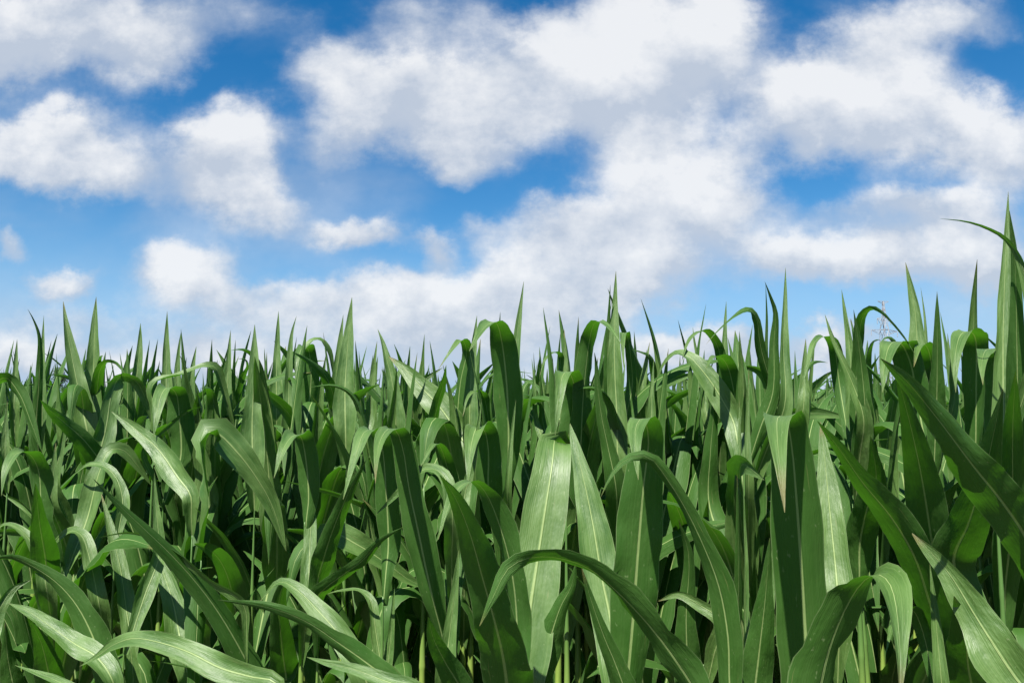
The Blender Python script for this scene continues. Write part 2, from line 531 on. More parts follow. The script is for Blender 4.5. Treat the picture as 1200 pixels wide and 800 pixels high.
L('B16', 'B', [(912, 660), (906, 560), (890, 482), (858, 462), (826, 490), (808, 560)], 40, 1.8, mode='arch', ang=-30)
L('B17a', 'P', [(508, 705), (500, 670), (489, 617), (479, 570), (473, 530), (466, 507), (456, 502), (446, 515), (441, 540), (440, 566)], 34, 1.25, mode='arch', ang=-5, reach=.2, fold=.2)
L('B17b', 'P', [(455, 640), (452, 570), (448, 525), (440, 505), (427, 506), (418, 530), (409, 560), (402, 585)], 31, 1.32, mode='arch', ang=-15, reach=.18, fold=.2)
L('B18', 'B', [(205, 880), (195, 730), (178, 645), (145, 635), (105, 690), (70, 800)], 92, 1.45, mode='arch', ang=-10)
L('B20', 'P', [(532, 640), (530, 580), (522, 540), (510, 520), (492, 548)], 26, 1.4, mode='arch', ang=-20)
L('B19', 'P', [(530, 600), (522, 560), (508, 549), (490, 553), (466, 578), (440, 603)], 20, 1.2, roll=[0, 20, 55, 50, 20, 0])
L('B21', 'B', [(908, 840), (908, 700), (895, 620), (865, 602), (845, 650), (832, 740), (828, 830)], 105, 1.45, mode='arch', ang=-10, reach=.18)
L('B22', 'B', [(830, 800), (858, 660), (881, 490)], 42, 1.35, 'spike', roll=20)
# middle right: skyline
L('C2', 'C', [(412, 760), (410, 560), (402, 400), (400, 250), (402, 130), (406, -8)], 78, 1.55, 'spike', fold=.4)
L('C2b', 'C', [(380, 520), (374, 400), (374, 280), (378, 180), (384, 45)], 40, 1.62, 'spike', flip=True)
L('C3', 'C', [(272, 840), (272, 600), (285, 400), (305, 250), (325, 192), (360, 200), (400, 240), (437, 294)], 105, 1.5, mode='arch', ang=30, reach=.16)
L('C4', 'C', [(405, 830), (375, 680), (350, 560), (335, 450), (328, 350), (322, 310)], 92, 1.42, mode='face', flip=True, kind='spike', fold=.2)
L('C5', 'C', [(212, 720), (235, 540), (242, 440), (222, 388), (198, 400), (182, 500), (168, 635)], 90, 1.5, mode='arch', ang=8)
L('C6', 'C', [(172, 540), (183, 400), (188, 325), (160, 312), (125, 348), (106, 410)], 40, 1.9, mode='arch', ang=-40, reach=.1)
L('C7', 'C', [(205, 500), (205, 400), (206, 310), (204, 218)], 46, 1.9, 'spike')
L('C7b', 'C', [(180, 480), (183, 320), (190, 230)], 28, 1.95, 'spike', flip=True)
L('C8', 'C', [(252, 460), (254, 340), (256, 260), (260, 170)], 38, 1.7, 'spike', flip=True)
L('C9', 'C', [(92, 560), (88, 440), (77, 332)], 24, 2.0, 'spike')
L('C9b', 'C', [(118, 560), (114, 460), (105, 356)], 26, 2.0, 'spike', flip=True)
L('C10', 'C', [(470, 430), (464, 330), (452, 250), (434, 235), (432, 300), (440, 395)], 42, 1.65, mode='arch', ang=20)
L('C11', 'C', [(562, 540), (558, 400), (540, 328), (505, 308), (467, 298)], 42, 1.75, roll=[0, 20, 50, 60, 60], flip=True)
L('C12', 'C', [(500, 560), (508, 450), (520, 370), (538, 270)], 60, 1.65, 'spike')
L('C12b', 'C', [(540, 600), (545, 470), (554, 335)], 46, 1.6, 'spike')
L('C13', 'C', [(485, 540), (484, 400), (482, 320), (477, 226)], 36, 1.8, 'spike', flip=True)
L('G3', 'P', [(735, 800), (742, 720), (748, 640), (754, 570), (760, 515), (754, 490), (745, 500), (745, 530), (748, 562)], 56, 1.12, mode='arch', ang=0, reach=.14, fold=.15, apex=5)
L('N', 'P', [(857, 820), (853, 745), (842, 685), (820, 629), (799, 588), (781, 560), (764, 538), (746, 533), (728, 542), (714, 560), (704, 582)], 31, .98, roll=[-10, -15, -25, -32, -36, -36, -25, 10, 45, 40, 30], flip=True, lean=-.15, fold=.3)
L('C17', 'C', [(1075, 560), (1045, 490), (1000, 390), (970, 280), (956, 180), (930, 142), (888, 150), (840, 188), (793, 235), (758, 278)], 46, 1.6, roll=[0, 0, 5, 15, 30, 60, 68, 70, 65, 60], flip=True)
L('C18', 'C', [(822, 420), (805, 290), (760, 228), (715, 240), (685, 275), (663, 345)], 52, 1.75, mode='arch', ang=-35, reach=.14)
L('C19', 'C', [(878, 640), (865, 580), (810, 475), (745, 382), (690, 325), (645, 310), (600, 348), (563, 420)], 92, 1.55, roll=[0, 0, 0, 10, 40, 65, 70, 65], fold=.25)
L('C20', 'C', [(885, 620), (868, 470), (845, 370), (815, 330), (780, 332), (758, 372)], 84, 1.6, mode='arch', ang=-12)
L('C21', 'C', [(828, 440), (830, 330), (832, 220), (837, 110)], 44, 1.85, 'spike')
L('C21b', 'C', [(735, 420), (725, 330), (713, 270), (706, 210)], 34, 1.9, 'spike')
L('C24', 'C', [(925, 820), (918, 600), (925, 375)], 44, 1.4, 'spike', roll=20)
L('C25', 'C', [(885, 850), (890, 640), (888, 495)], 40, 1.42, 'spike', roll=-30)
L('C26', 'C', [(770, 900), (775, 700), (790, 520), (790, 440)], 100, 1.62, 'spike', flip=True)
# right: skyline
L('D1', 'D', [(132, 850), (128, 640), (132, 450), (135, 312)], 60, 1.45, 'spike', fold=.5, roll=20)
L('D2', 'D', [(85, 800), (90, 600), (96, 490), (76, 425), (54, 366)], 56, 1.5, 'spike', flip=True)
L('D2b', 'D', [(62, 700), (62, 500), (57, 372)], 22, 1.55, 'spike', flip=True)
L('D4', 'D', [(205, 860), (208, 760), (214, 590)], 66, 1.5, 'spike')
L('D5', 'D', [(345, 760), (325, 620), (292, 583), (250, 600), (222, 690), (200, 770)], 52, 1.6, mode='arch', ang=-30)
L('D6', 'D', [(440, 900), (395, 760), (350, 660), (315, 580), (289, 495)], 62, 1.45, 'spike', roll=15, fold=.5)
L('D7', 'D', [(392, 720), (385, 620), (370, 510), (354, 398)], 50, 1.55, 'spike')
L('D8', 'D', [(445, 880), (432, 700), (418, 590), (401, 476)], 68, 1.45, 'spike', flip=True)
L('D9', 'D', [(415, 700), (424, 570), (438, 502), (468, 474), (505, 487), (552, 530), (600, 588), (643, 655)], 48, 1.5, roll=[30, 30, 35, 55, 65, 65, 55, 45], flip=True)
L('D10', 'D', [(655, 860), (625, 690), (592, 615), (548, 608), (522, 690), (514, 800)], 112, 1.4, mode='arch', ang=-8, reach=.16, fold=.2)
L('D11', 'D', [(585, 680), (560, 600), (530, 584), (498, 610)], 40, 1.6, roll=[0, 40, 60, 60], flip=True)
L('D12', 'D', [(715, 800), (702, 670), (682, 615), (652, 628), (636, 700)], 76, 1.5, mode='arch', ang=-10)
L('D13', 'D', [(660, 700), (650, 610), (643, 500), (626, 400), (604, 292)], 88, 1.5, 'spike', fold=.25)
L('D14', 'D', [(684, 620), (680, 520), (672, 450), (663, 388)], 22, 1.6, 'spike')
L('D15', 'D', [(725, 860), (728, 650), (727, 405)], 64, 1.35, 'spike', flip=True, fold=.4)
L('D16', 'D', [(795, 820), (778, 700), (768, 568)], 44, 1.4, 'spike')
L('D17', 'D', [(880, 780), (880, 610), (862, 565), (818, 575), (796, 680), (800, 800)], 98, 1.5, mode='arch', ang=-8, fold=.2)
L('D18', 'D', [(965, 920), (966, 760), (955, 650), (920, 632), (902, 690), (906, 770)], 96, 1.35, mode='arch', ang=-8, fold=.2)
L('D19', 'D', [(985, 1000), (985, 760), (985, 580), (990, 400), (999, 190), (1005, 15)], 84, 1.25, 'spike', fold=.5, roll=15)
L('D19b', 'D', [(1045, 1000), (1042, 800), (1038, 560), (1032, 300), (1010, 90)], 84, 1.2, 'spike', flip=True, fold=.3)
L('D20', 'D', [(1110, 640), (1095, 480), (1066, 325), (1030, 240), (985, 190), (920, 155), (840, 131), (738, 121)], 44, 1.12, roll=[-10, -20, -30, -45, -45, -45, -45, -45], lean=0)
L('U', 'P', [(1225, 690), (1205, 635), (1176, 590), (1140, 545), (1100, 492), (1062, 446), (1032, 420)], 52, 1.05, wave=.17, flip=True, roll=10, fold=.25)
# lower left
L('C_', 'E', [(430, 800), (320, 530), (235, 420), (130, 345), (40, 308), (-60, 330)], 105, 1.35, roll=[-10, -20, -35, -45, -45, -45], flip=True, lean=-.1)
L('E2', 'E', [(440, 790), (380, 700), (290, 645), (200, 580), (110, 520), (33, 488)], 84, 1.25, roll=15)
L('E3', 'E', [(1080, 800), (980, 775), (860, 740), (740, 680), (620, 640), (520, 625), (440, 652), (385, 692), (310, 735)], 92, 1.15, roll=[0, 0, 0, 5, 10, 20, 30, 40, 40], fold=.2)
L('E4', 'E', [(320, 850), (220, 790), (150, 762), (58, 730)], 50, 1.15, roll=20)
L('E5', 'E', [(1040, 880), (950, 690), (850, 520), (760, 400), (660, 290), (560, 195), (450, 90), (365, 3)], 108, 1.3, flip=True, roll=20)
L('E5b', 'E', [(960, 520), (930, 470), (810, 395), (705, 300), (600, 235), (500, 212), (378, 233)], 44, 1.22, roll=[-30, -40, -60, -65, -65, -60, -50], lean=-.2)
L('E6', 'E', [(385, 480), (352, 320), (322, 228), (280, 206), (226, 240), (183, 298)], 66, 1.45, roll=[0, 15, 35, 50, 40, 20])
L('E8', 'E', [(725, 720), (700, 610), (680, 500), (645, 390), (600, 270)], 100, 1.42)
L('E9', 'E', [(190, 480), (178, 320), (155, 180), (138, 20)], 100, 1.5, flip=True)
L('E10', 'E', [(510, 640), (492, 500), (470, 350), (432, 200), (395, 60)], 64, 1.45, roll=15)
L('E11', 'E', [(622, 300), (618, 200), (608, 100), (603, -20)], 60, 1.35, 'spike')
L('E14', 'E', [(180, 420), (160, 320), (120, 245), (70, 195), (15, 183), (-45, 230)], 60, 1.45, roll=[0, 10, 35, 50, 50, 40])
L('E15', 'E', [(-70, 700), (-40, 600), (5, 500), (55, 430), (120, 397)], 72, 1.3, roll=15)
L('E16', 'E', [(220, 900), (190, 760), (160, 640), (120, 560)], 100, 1.4, flip=True)
L('E19', 'E', [(520, 800), (510, 660), (505, 560)], 60, 1.42, 'spike')
L('E20', 'E', [(60, 860), (30, 700), (20, 560)], 80, 1.5, 'spike', flip=True)
# lower middle left
L('I', 'F', [(985, 860), (965, 700), (935, 570), (885, 390), (835, 215), (775, 70), (718, -12)], 190, .93, wave=.15, flip=True, fold=.28, roll=-8)
L('J', 'F', [(1020, 620), (1010, 440), (985, 300), (950, 180), (905, 70), (860, 18), (815, 20), (770, 70), (735, 160), (712, 240)], 130, 1.03, mode='arch', ang=-40, reach=.14, fold=.25)
L('F4', 'F', [(240, 470), (270, 430), (335, 380), (420, 318), (485, 245), (572, 192)], 66, 1.32, flip=True, roll=25)
L('F5', 'F', [(285, 215), (400, 262), (520, 340), (600, 398), (682, 432)], 96, 1.5, roll=-15)
L('F6', 'F', [(430, 790), (335, 625), (245, 520), (165, 440), (92, 404), (15, 482)], 105, 1.2, roll=[0, 0, 10, 25, 45, 55], fold=.2)
L('F7', 'F', [(560, 830), (445, 730), (330, 648), (200, 562), (60, 507), (-150, 475)], 86, 1.1, roll=[0, -5, -30, -40, -40, -35], flip=True, lean=-.1)
L('F8', 'F', [(640, 850), (500, 790), (380, 745), (280, 722), (198, 698)], 76, 1.0, roll=15)
L('F9', 'F', [(490, 760), (468, 600), (446, 475), (402, 438), (330, 440), (265, 455)], 44, 1.3, roll=[0, 10, 30, 60, 65, 60])
L('F10', 'F', [(205, 480), (208, 330), (214, 180), (222, 0)], 70, 1.4)
L('F11', 'F', [(235, 440), (265, 310), (305, 190), (360, 60), (430, -70)], 84, 1.38, flip=True)
L('F13', 'F', [(740, 760), (755, 620), (772, 480), (792, 280)], 90, 1.2, 'spike')
L('F14', 'F', [(810, 850), (740, 720), (695, 630), (672, 540)], 100, 1.1, flip=True)
L('F15', 'F', [(505, 800), (518, 700), (530, 580), (541, 410)], 40, 1.3, 'spike')
L('F16', 'F', [(120, 800), (100, 640), (90, 480), (130, 350)], 100, 1.5, flip=True)
# lower middle right
L('G1', 'P', [(612, 800), (621, 715), (630, 655), (640, 590), (647, 545), (650, 516), (654, 524)], 54, 1.18, mode='face', fold=.12, wave=.02, kind='blunt')
L('G2', 'P', [(716, 730), (705, 675), (695, 615), (684, 562), (674, 522), (668, 496)], 44, 1.2, fold=.15)
L('O', 'P', [(818, 820), (788, 768), (755, 726), (722, 692), (695, 669), (668, 657), (640, 652), (614, 655), (595, 666), (581, 692), (562, 733)], 46, .86, roll=[-30, -40, -55, -62, -66, -66, -60, -45, 0, 10, 10], fold=.3, flip=True, lean=-.1)
L('G5', 'G', [(450, 870), (410, 740), (360, 620), (310, 480), (272, 350)], 125, 1.02, flip=True, kind='spike')
L('G7', 'G', [(935, 820), (965, 620), (1000, 420), (1030, 230)], 105, 1.12, kind='spike', roll=15)
L('G8', 'G', [(882, 720), (886, 400), (880, -20)], 46, 1.15, 'spike', flip=True, roll=30)
L('G8b', 'G', [(912, 560), (910, 280), (902, 0)], 34, 1.2, 'spike', roll=40)
L('G9', 'G', [(145, 640), (190, 500), (232, 420), (250, 330)], 100, 1.2, 'spike', flip=True)
L('G10', 'G', [(700, 880), (680, 560), (690, 300), (650, 160)], 100, 1.35, 'spike', flip=True)
L('G11', 'G', [(820, 560), (740, 500), (650, 455), (570, 480)], 70, 1.3, roll=-10)
L('G12', 'G', [(905, 830), (880, 740), (862, 640)], 46, 1.05, 'spike')
# lower right
L('H1', 'H', [(155, 840), (148, 640), (138, 470), (126, 300), (114, 160), (100, 78), (76, 66), (72, 110), (82, 220), (93, 330)], 152, 1.05, mode='arch', ang=0, reach=.2, fold=.18, wave=.03, apex=6)
L('H2', 'H', [(245, 640), (235, 500), (220, 350), (206, 210), (192, 80)], 82, 1.25, fold=.2)
L('H3', 'H', [(520, 680), (490, 570), (450, 450), (388, 345), (310, 250), (240, 150), (183, 78)], 105, 1.1, flip=True, roll=-20, fold=.35)
L('H4', 'H', [(170, 900), (215, 710), (258, 600), (305, 525), (350, 500), (385, 530), (405, 620), (412, 760), (410, 860)], 165, .9, mode='arch', ang=25, reach=.16, fold=.22)
L('H5', 'H', [(830, 930), (715, 765), (625, 625), (540, 490), (443, 386)], 132, .92, wave=.14, fold=.3, roll=-15)
L('H6', 'H', [(530, 860), (512, 650), (493, 470)], 58, 1.0, 'spike', fold=.5)
L('H8', 'H', [(5, 880), (22, 720), (40, 560), (52, 400)], 95, 1.1, 'spike', flip=True)
L('H11', 'H', [(520, 560), (500, 420), (472, 240), (440, 90), (400, -60)], 115, 1.3, flip=True)
L('H12', 'H', [(560, 480), (600, 360), (645, 220), (695, -10)], 110, 1.22, flip=True)
L('H13', 'H', [(620, 900), (600, 760), (590, 660), (560, 560)], 130, 1.1, flip=True)
L('H14', 'H', [(700, 560), (720, 350), (722, 100), (730, -60)], 80, 1.3, flip=True)
L('H15', 'H', [(300, 420), (320, 320), (345, 240), (330, 120)], 80, 1.5, flip=True)
L('H16', 'H', [(480, 680), (455, 610), (420, 600), (390, 640), (372, 720)], 40, 1.1, mode='arch', ang=-20)

_wp = width_profile
def width_profile(t, kind):
    if kind == 'blunt':                                      # blade whose tip has folded away behind it
        return np.maximum((0.6 + 0.4 * sstep(t / 0.3)) * (1 - 0.42 * sstep((t - .4) / .6)), 0.012)
    return _wp(t, kind)


def hero_points(h):
    px = h['px']
    n = len(px)
    d0 = h['d'] * depth_factor(px[0][0])
    dd = np.zeros(n)
    if h['mode'] == 'arch':
        ia = h['apex'] if h['apex'] is not None else min(range(n), key=lambda i: px[i][1])
        for i in range(n):
            dd[i] = -h['reach'] * float(sstep(np.array((i - ia + 1.3) / max(n - 1 - ia + 1.3, 1))))
    # blades tip away from the viewer (upper face to the sun) or lean over towards the viewer (underside seen)
    ln = sum(math.hypot(px[i + 1][0] - px[i][0], px[i + 1][1] - px[i][1]) for i in range(n - 1)) * d0 / F
    lean = h['lean']
    if lean is None:
        lean = {'face': -0.8 if h['flip'] else 0.36, 'arch': -0.22}[h['mode']] * (0.3 if h['kind'] == 'spike' else 1)
    lean = math.copysign(min(abs(lean * ln), 0.27), lean) / max(ln, 1e-6)
    nb = (ia + 1) if h['mode'] == 'arch' else n
    for i in range(n):
        dd[i] += lean * ln * (min(i, nb - 1) / max(nb - 1, 1)) * (0.6 if h['mode'] == 'arch' else 1)
    if h['kind'] == 'blunt':
        dd[-2] += 0.03; dd[-1] += 0.08
    return np.array([at(x, y, d0 + q) for (x, y), q in zip(px, dd)]), d0


CLUSTERS = []
for h in HERO:
    h['P'], h['d0'] = hero_points(h)
for h in HERO:
    b = h['P'][0]
    # where the cane would stand: a little behind the foot of the blade
    best, bd = None, 1e9
    for c in CLUSTERS:
        q = math.hypot((b[0] - c['x']), (b[1] - c['y']) * 0.55)
        if q < bd:
            best, bd = c, q
    if best is None or bd > 0.105:
        best = dict(x=b[0], y=b[1], leaves=[])
        CLUSTERS.append(best)
    best['leaves'].append(h)
# merged into the mean position of their blades' feet
for c in CLUSTERS:
    c['x'] = float(np.mean([h['P'][0][0] for h in c['leaves']]))
    c['y'] = float(np.mean([h['P'][0][1] for h in c['leaves']])) + 0.02
LABELS = {
 'A1': 'corn plant with two broad pointed blades side by side, right of the small dark tree',
 'A3': 'slim corn plant with a hooked dark tip, just left of the small dark tree',
 'A4': 'corn plant with one short narrow spike, nearest the left end of the skyline',
 'A5': 'corn plant with a dark leaf arching over at the left edge of the field',
 'A6': 'corn plant with a small bright spike below the dark arch at the left edge',
 'A7': 'corn plant with a dark diagonal leaf below the two broad pointed blades at left',
 'A11': 'corn plant with a single creased spike, first one right of the two broad pointed blades',
 'A11b': 'half hidden corn plant whose spike leans behind the creased spike at left',
 'A12': 'corn plant with a tall slim spike and a shorter twin, over the long thin arch',
 'A14': 'corn plant with a long thin leaf arching level across the left skyline',
 'A15': 'corn plant with a short folded leaf, pale outside and dark inside, under the thin arch',
 'A16': 'corn plant with a lit spike beside a dark narrow one, where the thin arch ends',
 'A18': 'corn plant with a bright narrow spike between the thin arch and the widest left spike',
 'A20': 'corn plant with the widest tall flat spike, above the large lit drooping leaf at left',
 'A21': 'corn plant with a straight pale diagonal leaf pointing up left beside the large drooping leaf',
 'A22': 'corn plant with wide pale leaves bending over low at left, under the dark diagonal leaf',
 'A24': 'corn plant with the large lit drooping leaf and bright midrib, left of centre',
 'A27': 'corn plant with a thin pale hooked leaf below the straight pale diagonal leaf',
 'B1': 'corn plant with a lone slim spike just right of the widest flat spike',
 'B2': 'corn plant with a curving spike and two small folded leaves beside the lone slim spike',
 'B4': 'corn plant with a dark leaf slanting up left across the tall lit spike',
 'B5': 'corn plant with the tallest lit spike of the left half',
 'B8': 'corn plant with a bent pointed blade left of the broad pale diagonal leaf',
 'B9': 'corn plant with the broad pale diagonal leaf crossing the skyline at centre',
 'B10': 'corn plant with a narrow dark leaf crossing in front of the broad pale diagonal leaf',
 'B13': 'corn plant with a big dark leaf hooked over beside the tall spike at centre',
 'B17a': 'corn plant with two flat topped drooping leaves below the broad pale diagonal leaf',
 'B17b': 'corn plant with a folded leaf left of the two flat topped leaves, dark stem below',
 'B18': 'corn plant with a round topped folded leaf right of the large lit drooping leaf',
 'C2': 'corn plant with the tallest spike right of centre and a dark hooked leaf beside it',
 'C5': 'corn plant with a pale folded leaf hanging left of the dark hooked leaf',
 'C6': 'distant slim corn plant with a small hooked leaf right of the tall centre spike',
 'C8': 'corn plant with one dark thin spike just left of the dark hooked leaf',
 'C11': 'corn plant with three close spikes and a bent tip, right of the tallest middle spike',
 'G3': 'corn plant with a wide shaded blade whose pale tip folds straight down, right of centre',
 'N': 'corn plant with a narrow leaf curving over leftward, just left of the triangular tip',
 'G7': 'corn plant with the wide dark blade under a pale triangular folded tip',
 'C17': 'corn plant with a long thin dark leaf looping left beneath the paired spikes',
 'C18': 'corn plant with a small hoop shaped leaf and slim spike, behind the lit slanting leaf',
 'C19': 'corn plant with paired tall spikes and a lit leaf slanting down, above the triangular tip',
 'D5': 'corn plant with several leaning spikes and a hooked leaf left of the pylon',
 'D10': 'corn plant with a wide pale flat topped leaf just below the pylon',
 'D11': 'corn plant with a broad ribbed spike just right of the pylon',
 'D17': 'corn plant with a wide pale leaf folded over, between the pylon and the tallest plant',
 'D18': 'corn plant with the tallest spike in the photo',
 'D19b': 'corn plant with a dark tall blade and a thin curved leaf reaching left above it',
 'U': 'corn plant with the long wavy dark green leaf rising from the right edge',
 'C_': 'corn plant with a dark leaf arching to the left edge, low in the field',
 'E2': 'corn plant with a pale straight leaf pointing up left in the bottom left corner',
 'E3': 'corn plant with a long pale leaf arching level along the bottom, left of centre',
 'E5b': 'corn plant with a thin dark leaf reaching left above the long level pale leaf',
 'E15': 'corn plant cut by the left edge with a short pale leaf tip low down',
 'E16': 'shaded corn plant in the bottom left corner behind the pale straight leaf',
 'E20': 'shaded corn plant with an upright dark blade at the bottom of the left edge',
 'I': 'corn plant with the broad dark green blade and wavy edge at the bottom centre',
 'F4': 'corn plant with a small dark curled leaf left of the broad dark bottom blade',
 'F7': 'corn plant with two dark leaves reaching left near the bottom, beside the broad dark blade',
 'F14': 'corn plant with a low dark blade at the bottom, left of the broad dark blade',
 'G1': 'corn plant with the broad pale upright blade and bright midrib at the centre',
 'O': 'corn plant with a long dark leaf arching across the pale upright blade at bottom centre',
 'G10': 'shaded corn plant behind the wide blade with a straight folded tip, low right of centre',
 'H2': 'corn plant with a lit pale blade just right of the pale triangular folded tip',
 'H3': 'corn plant with a dark leaf slanting up left between the triangular tip and right edge',
 'H4': 'corn plant with a dark broad leaf folding over to a pale drooping half, bottom right',
 'H5': 'corn plant with a broad ribbed leaf pointing up left from the bottom right corner',
}

N_HERO_LEAVES = 0
for ci, c in enumerate(CLUSTERS):
    e = link('corn_plant', None)
    e.empty_display_size = 0.1
    e.location = (c['x'], c['y'], 0)
    org = np.array([c['x'], c['y'], 0.0])
    top = 0.9
    for h in c['leaves']:
        P = h['P'] - org
        b = P[0]
        hd = math.hypot(b[0], b[1])
        za = min(b[2] - 0.09 - 1.1 * hd, 1.45)
        t0 = unit(P[1] - P[0])
        mid = np.array([b[0] * 0.55, b[1] * 0.55, b[2] - 0.45 * (b[2] - za)]) - t0 * 0.0
        ext = [np.array([b[0] * 0.05, b[1] * 0.05, za]), mid]
        P2 = np.vstack([ext, P])
        top = max(top, za + 0.02)
        segs = 34 if len(P2) > 7 else 28
        Q, par, Lm = spline(P2, segs)
        par = np.clip(par - 2, 0, len(P) - 1)
        T = unit(np.gradient(Q, axis=0))
        if h['mode'] == 'arch':
            a = R(h['ang'])
            A = np.tile(np.array([math.cos(a), math.sin(a), 0.0]), (len(Q), 1))
        else:
            V = unit(Q + org - np.array([0, 0, CAM_Z]))
            A0 = unit(np.cross(T, V))
            N0 = np.cross(T, A0)
            rl = h['roll'] if isinstance(h['roll'], list) else [h['roll']] * len(P)
            r = np.radians(np.interp(par, range(len(P)), rl))
            A = A0 * np.cos(r)[:, None] + N0 * np.sin(r)[:, None]
        fold = h['fold'] if h['fold'] is not None else (0.42 if h['kind'] == 'spike' else 0.3)
        w = h['w'] * h['d0'] / F / math.cos(fold * .9) * 1.08
        wsc = np.clip((Q[:, 1] + c['y']) / h['d0'], .4, 1.3)          # nearer stretches are drawn no wider than the blade is
        V_, F_, U_ = blade(Q, A, w, h['kind'], fold, 1.15, h['wave'], 4000 + N_HERO_LEAVES, S_HI, h['flip'], wsc)
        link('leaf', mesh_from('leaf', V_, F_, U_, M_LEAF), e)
        N_HERO_LEAVES += 1
    link('stalk', stalk_mesh(top), e)
    # its lower leaves, below what the front row shows of the upper ones
    rs = np.random.RandomState(900 + ci)
    sm, lv = PROTO[rs.randint(len(PROTO))]
    rz = rs.uniform(0, 6.28)
    for z, me in lv:
        if 0.42 < z < (0.0 if c['y'] < 1.45 else (0.58 if c['y'] < 2.1 else 0.85)):
            o = link('leaf', me, e)
            o.rotation_euler = (0, 0, rz)
    c['obj'] = e
    lead = c['leaves'][0]['key']
    tag(e, LABELS.get(lead), 'corn plant', 'corn plants along the front of the field')
    if lead not in LABELS:
        print('NOLABEL', ci, lead, [h['key'] for h in c['leaves']], 'px', [round(v) for v in c['leaves'][0]['px'][0]], 'at', round(c['x'], 2), round(c['y'], 2))

# ------------------------------------------------------------------ the rows behind
rs = np.random.RandomState(5)
EDGE = [(px, depth_factor(px)) for px in (-150, 1350)]
def edge_y(x):
    # distance of the front row above the point x: found along the slanting edge of the field
    a = at(-150, 478, 1.0 * depth_factor(-150)); b = at(1350, 478, 1.0 * depth_factor(1350))
    k = (x - a[0]) / (b[0] - a[0])
    return a[1] + (b[1] - a[1]) * k

spots = []
row = 0
off = 0.05
while off < 9.0:
    xs = np.arange(-8, 8, 0.16)
    for x in xs:
        xx = x + rs.normal(0, .035) + row * .07
        yy = edge_y(xx) * (1.72 - 0.13 * float(np.clip(xx / 1.2, -1, 1))) + off + rs.normal(0, .04)
        if yy > 0.9 and abs(xx) < yy * 0.74 + 0.25:
            spots.append((yy, xx, row))
    off += 0.43
    row += 1
spots.sort()
N_PLANTS = 296 - len(CLUSTERS)
near, cut = spots[:N_PLANTS], spots[min(N_PLANTS, len(spots) - 1)][0]
for yy, xx, row in near:
    sc = rs.normal(1.03 + 0.02 * float(np.clip(-xx / (0.69 * yy), -1, 1)), 0.035)
    e = place_plant(xx, yy, rs.uniform(0, 6.28), sc, rs.randint(len(PROTO)), 0.0 if yy < 5 else 0.5, (rs.normal(0, .03), rs.normal(0, .03)))
    tag(e, 'green corn plant crowded in the rows behind the front of the field', 'corn plant', 'corn plants in the rows behind')
print('clusters', len(CLUSTERS), 'near', len(near), 'cut at', cut)

# the rest of the field: one mass nobody could count
def far_field():
    lo = []
    for p in range(10):
        lv = [q for q in plant_leaves(300 + p, lo=True) if q[0] > 0.62]
        vs, fs, us, o = [], [], [], 0
        for z, V, Fc, U in lv:
            vs.append(V); us.append(U)
            fs.append(np.array(Fc) + o)
            o += len(V)
        lo.append((np.vstack(vs), np.vstack(fs), np.vstack(us)))
    VV, FF, UU, o = [], [], [], 0
    # the rows carry on to either side of what the photograph frames
    for k in range(12):
        for x in np.arange(-6.5, 6.5, 0.17):
            yy = edge_y(x) * 1.45 + k * 0.43
            if yy < cut and yy * 0.74 + 0.42 < abs(x) < yy * 0.74 + 2.4:
                V, Fc, U = lo[rs.randint(10)]
                a = rs.uniform(0, 6.28)
                c_, s_ = math.cos(a), math.sin(a)
                W = np.stack([V[:, 0] * c_ - V[:, 1] * s_ + x, V[:, 0] * s_ + V[:, 1] * c_ + yy + rs.normal(0, .04), V[:, 2]], 1)
                VV.append(W); FF.append(Fc + o); UU.append(U)
                o += len(W)
    off_r = 0
    y = cut
    while y < 46:
        dx = 0.19 if y < 14 else (0.26 if y < 25 else 0.4)
        for x in np.arange(-0.76 * y - 1, 0.76 * y + 1, dx):
            V, Fc, U = lo[rs.randint(10)]
            a = rs.uniform(0, 6.28)
            s = rs.normal(1.025, .045)
            c_, s_ = math.cos(a) * s, math.sin(a) * s
            W = np.stack([V[:, 0] * c_ - V[:, 1] * s_ + x + rs.normal(0, .05), V[:, 0] * s_ + V[:, 1] * c_ + y + rs.normal(0, .07), V[:, 2] * s], 1)
            VV.append(W); FF.append(Fc + o); UU.append(U)
            o += len(W)
        y += 0.55 if y < 14 else (0.75 if y < 25 else 1.1)
    V = np.vstack(VV).astype(np.float32); Fq = np.vstack(FF).astype(np.int32); U = np.vstack(UU).astype(np.float32)
    me = bpy.data.meshes.new('distant_corn')
    me.vertices.add(len(V)); me.vertices.foreach_set('co', V.ravel())
    me.loops.add(Fq.size); me.loops.foreach_set('vertex_index', Fq.ravel())
    me.polygons.add(len(Fq)); me.polygons.foreach_set('loop_start', np.arange(0, Fq.size, 4, dtype=np.int32))
    lay = me.uv_layers.new(name='UVMap'); lay.data.foreach_set('uv', U[Fq.ravel()].ravel())
    me.polygons.foreach_set('use_smooth', np.ones(len(Fq), bool))
    me.materials.append(M_LEAF)
    me.update(calc_edges=True)
    return me
tag(link('distant_corn', far_field()), 'dense green mass of corn stretching away to the trees', 'corn field', kind='stuff')

# ------------------------------------------------------------------ ground
bpy_v = [(-2500, -600, 0), (2500, -600, 0), (2500, 4500, 0), (-2500, 4500, 0)]
tag(link('ground', mesh_from('ground', bpy_v, [(0, 1, 2, 3)], None, M_SOIL, False)), 'brown soil under the corn field', 'ground', kind='structure')


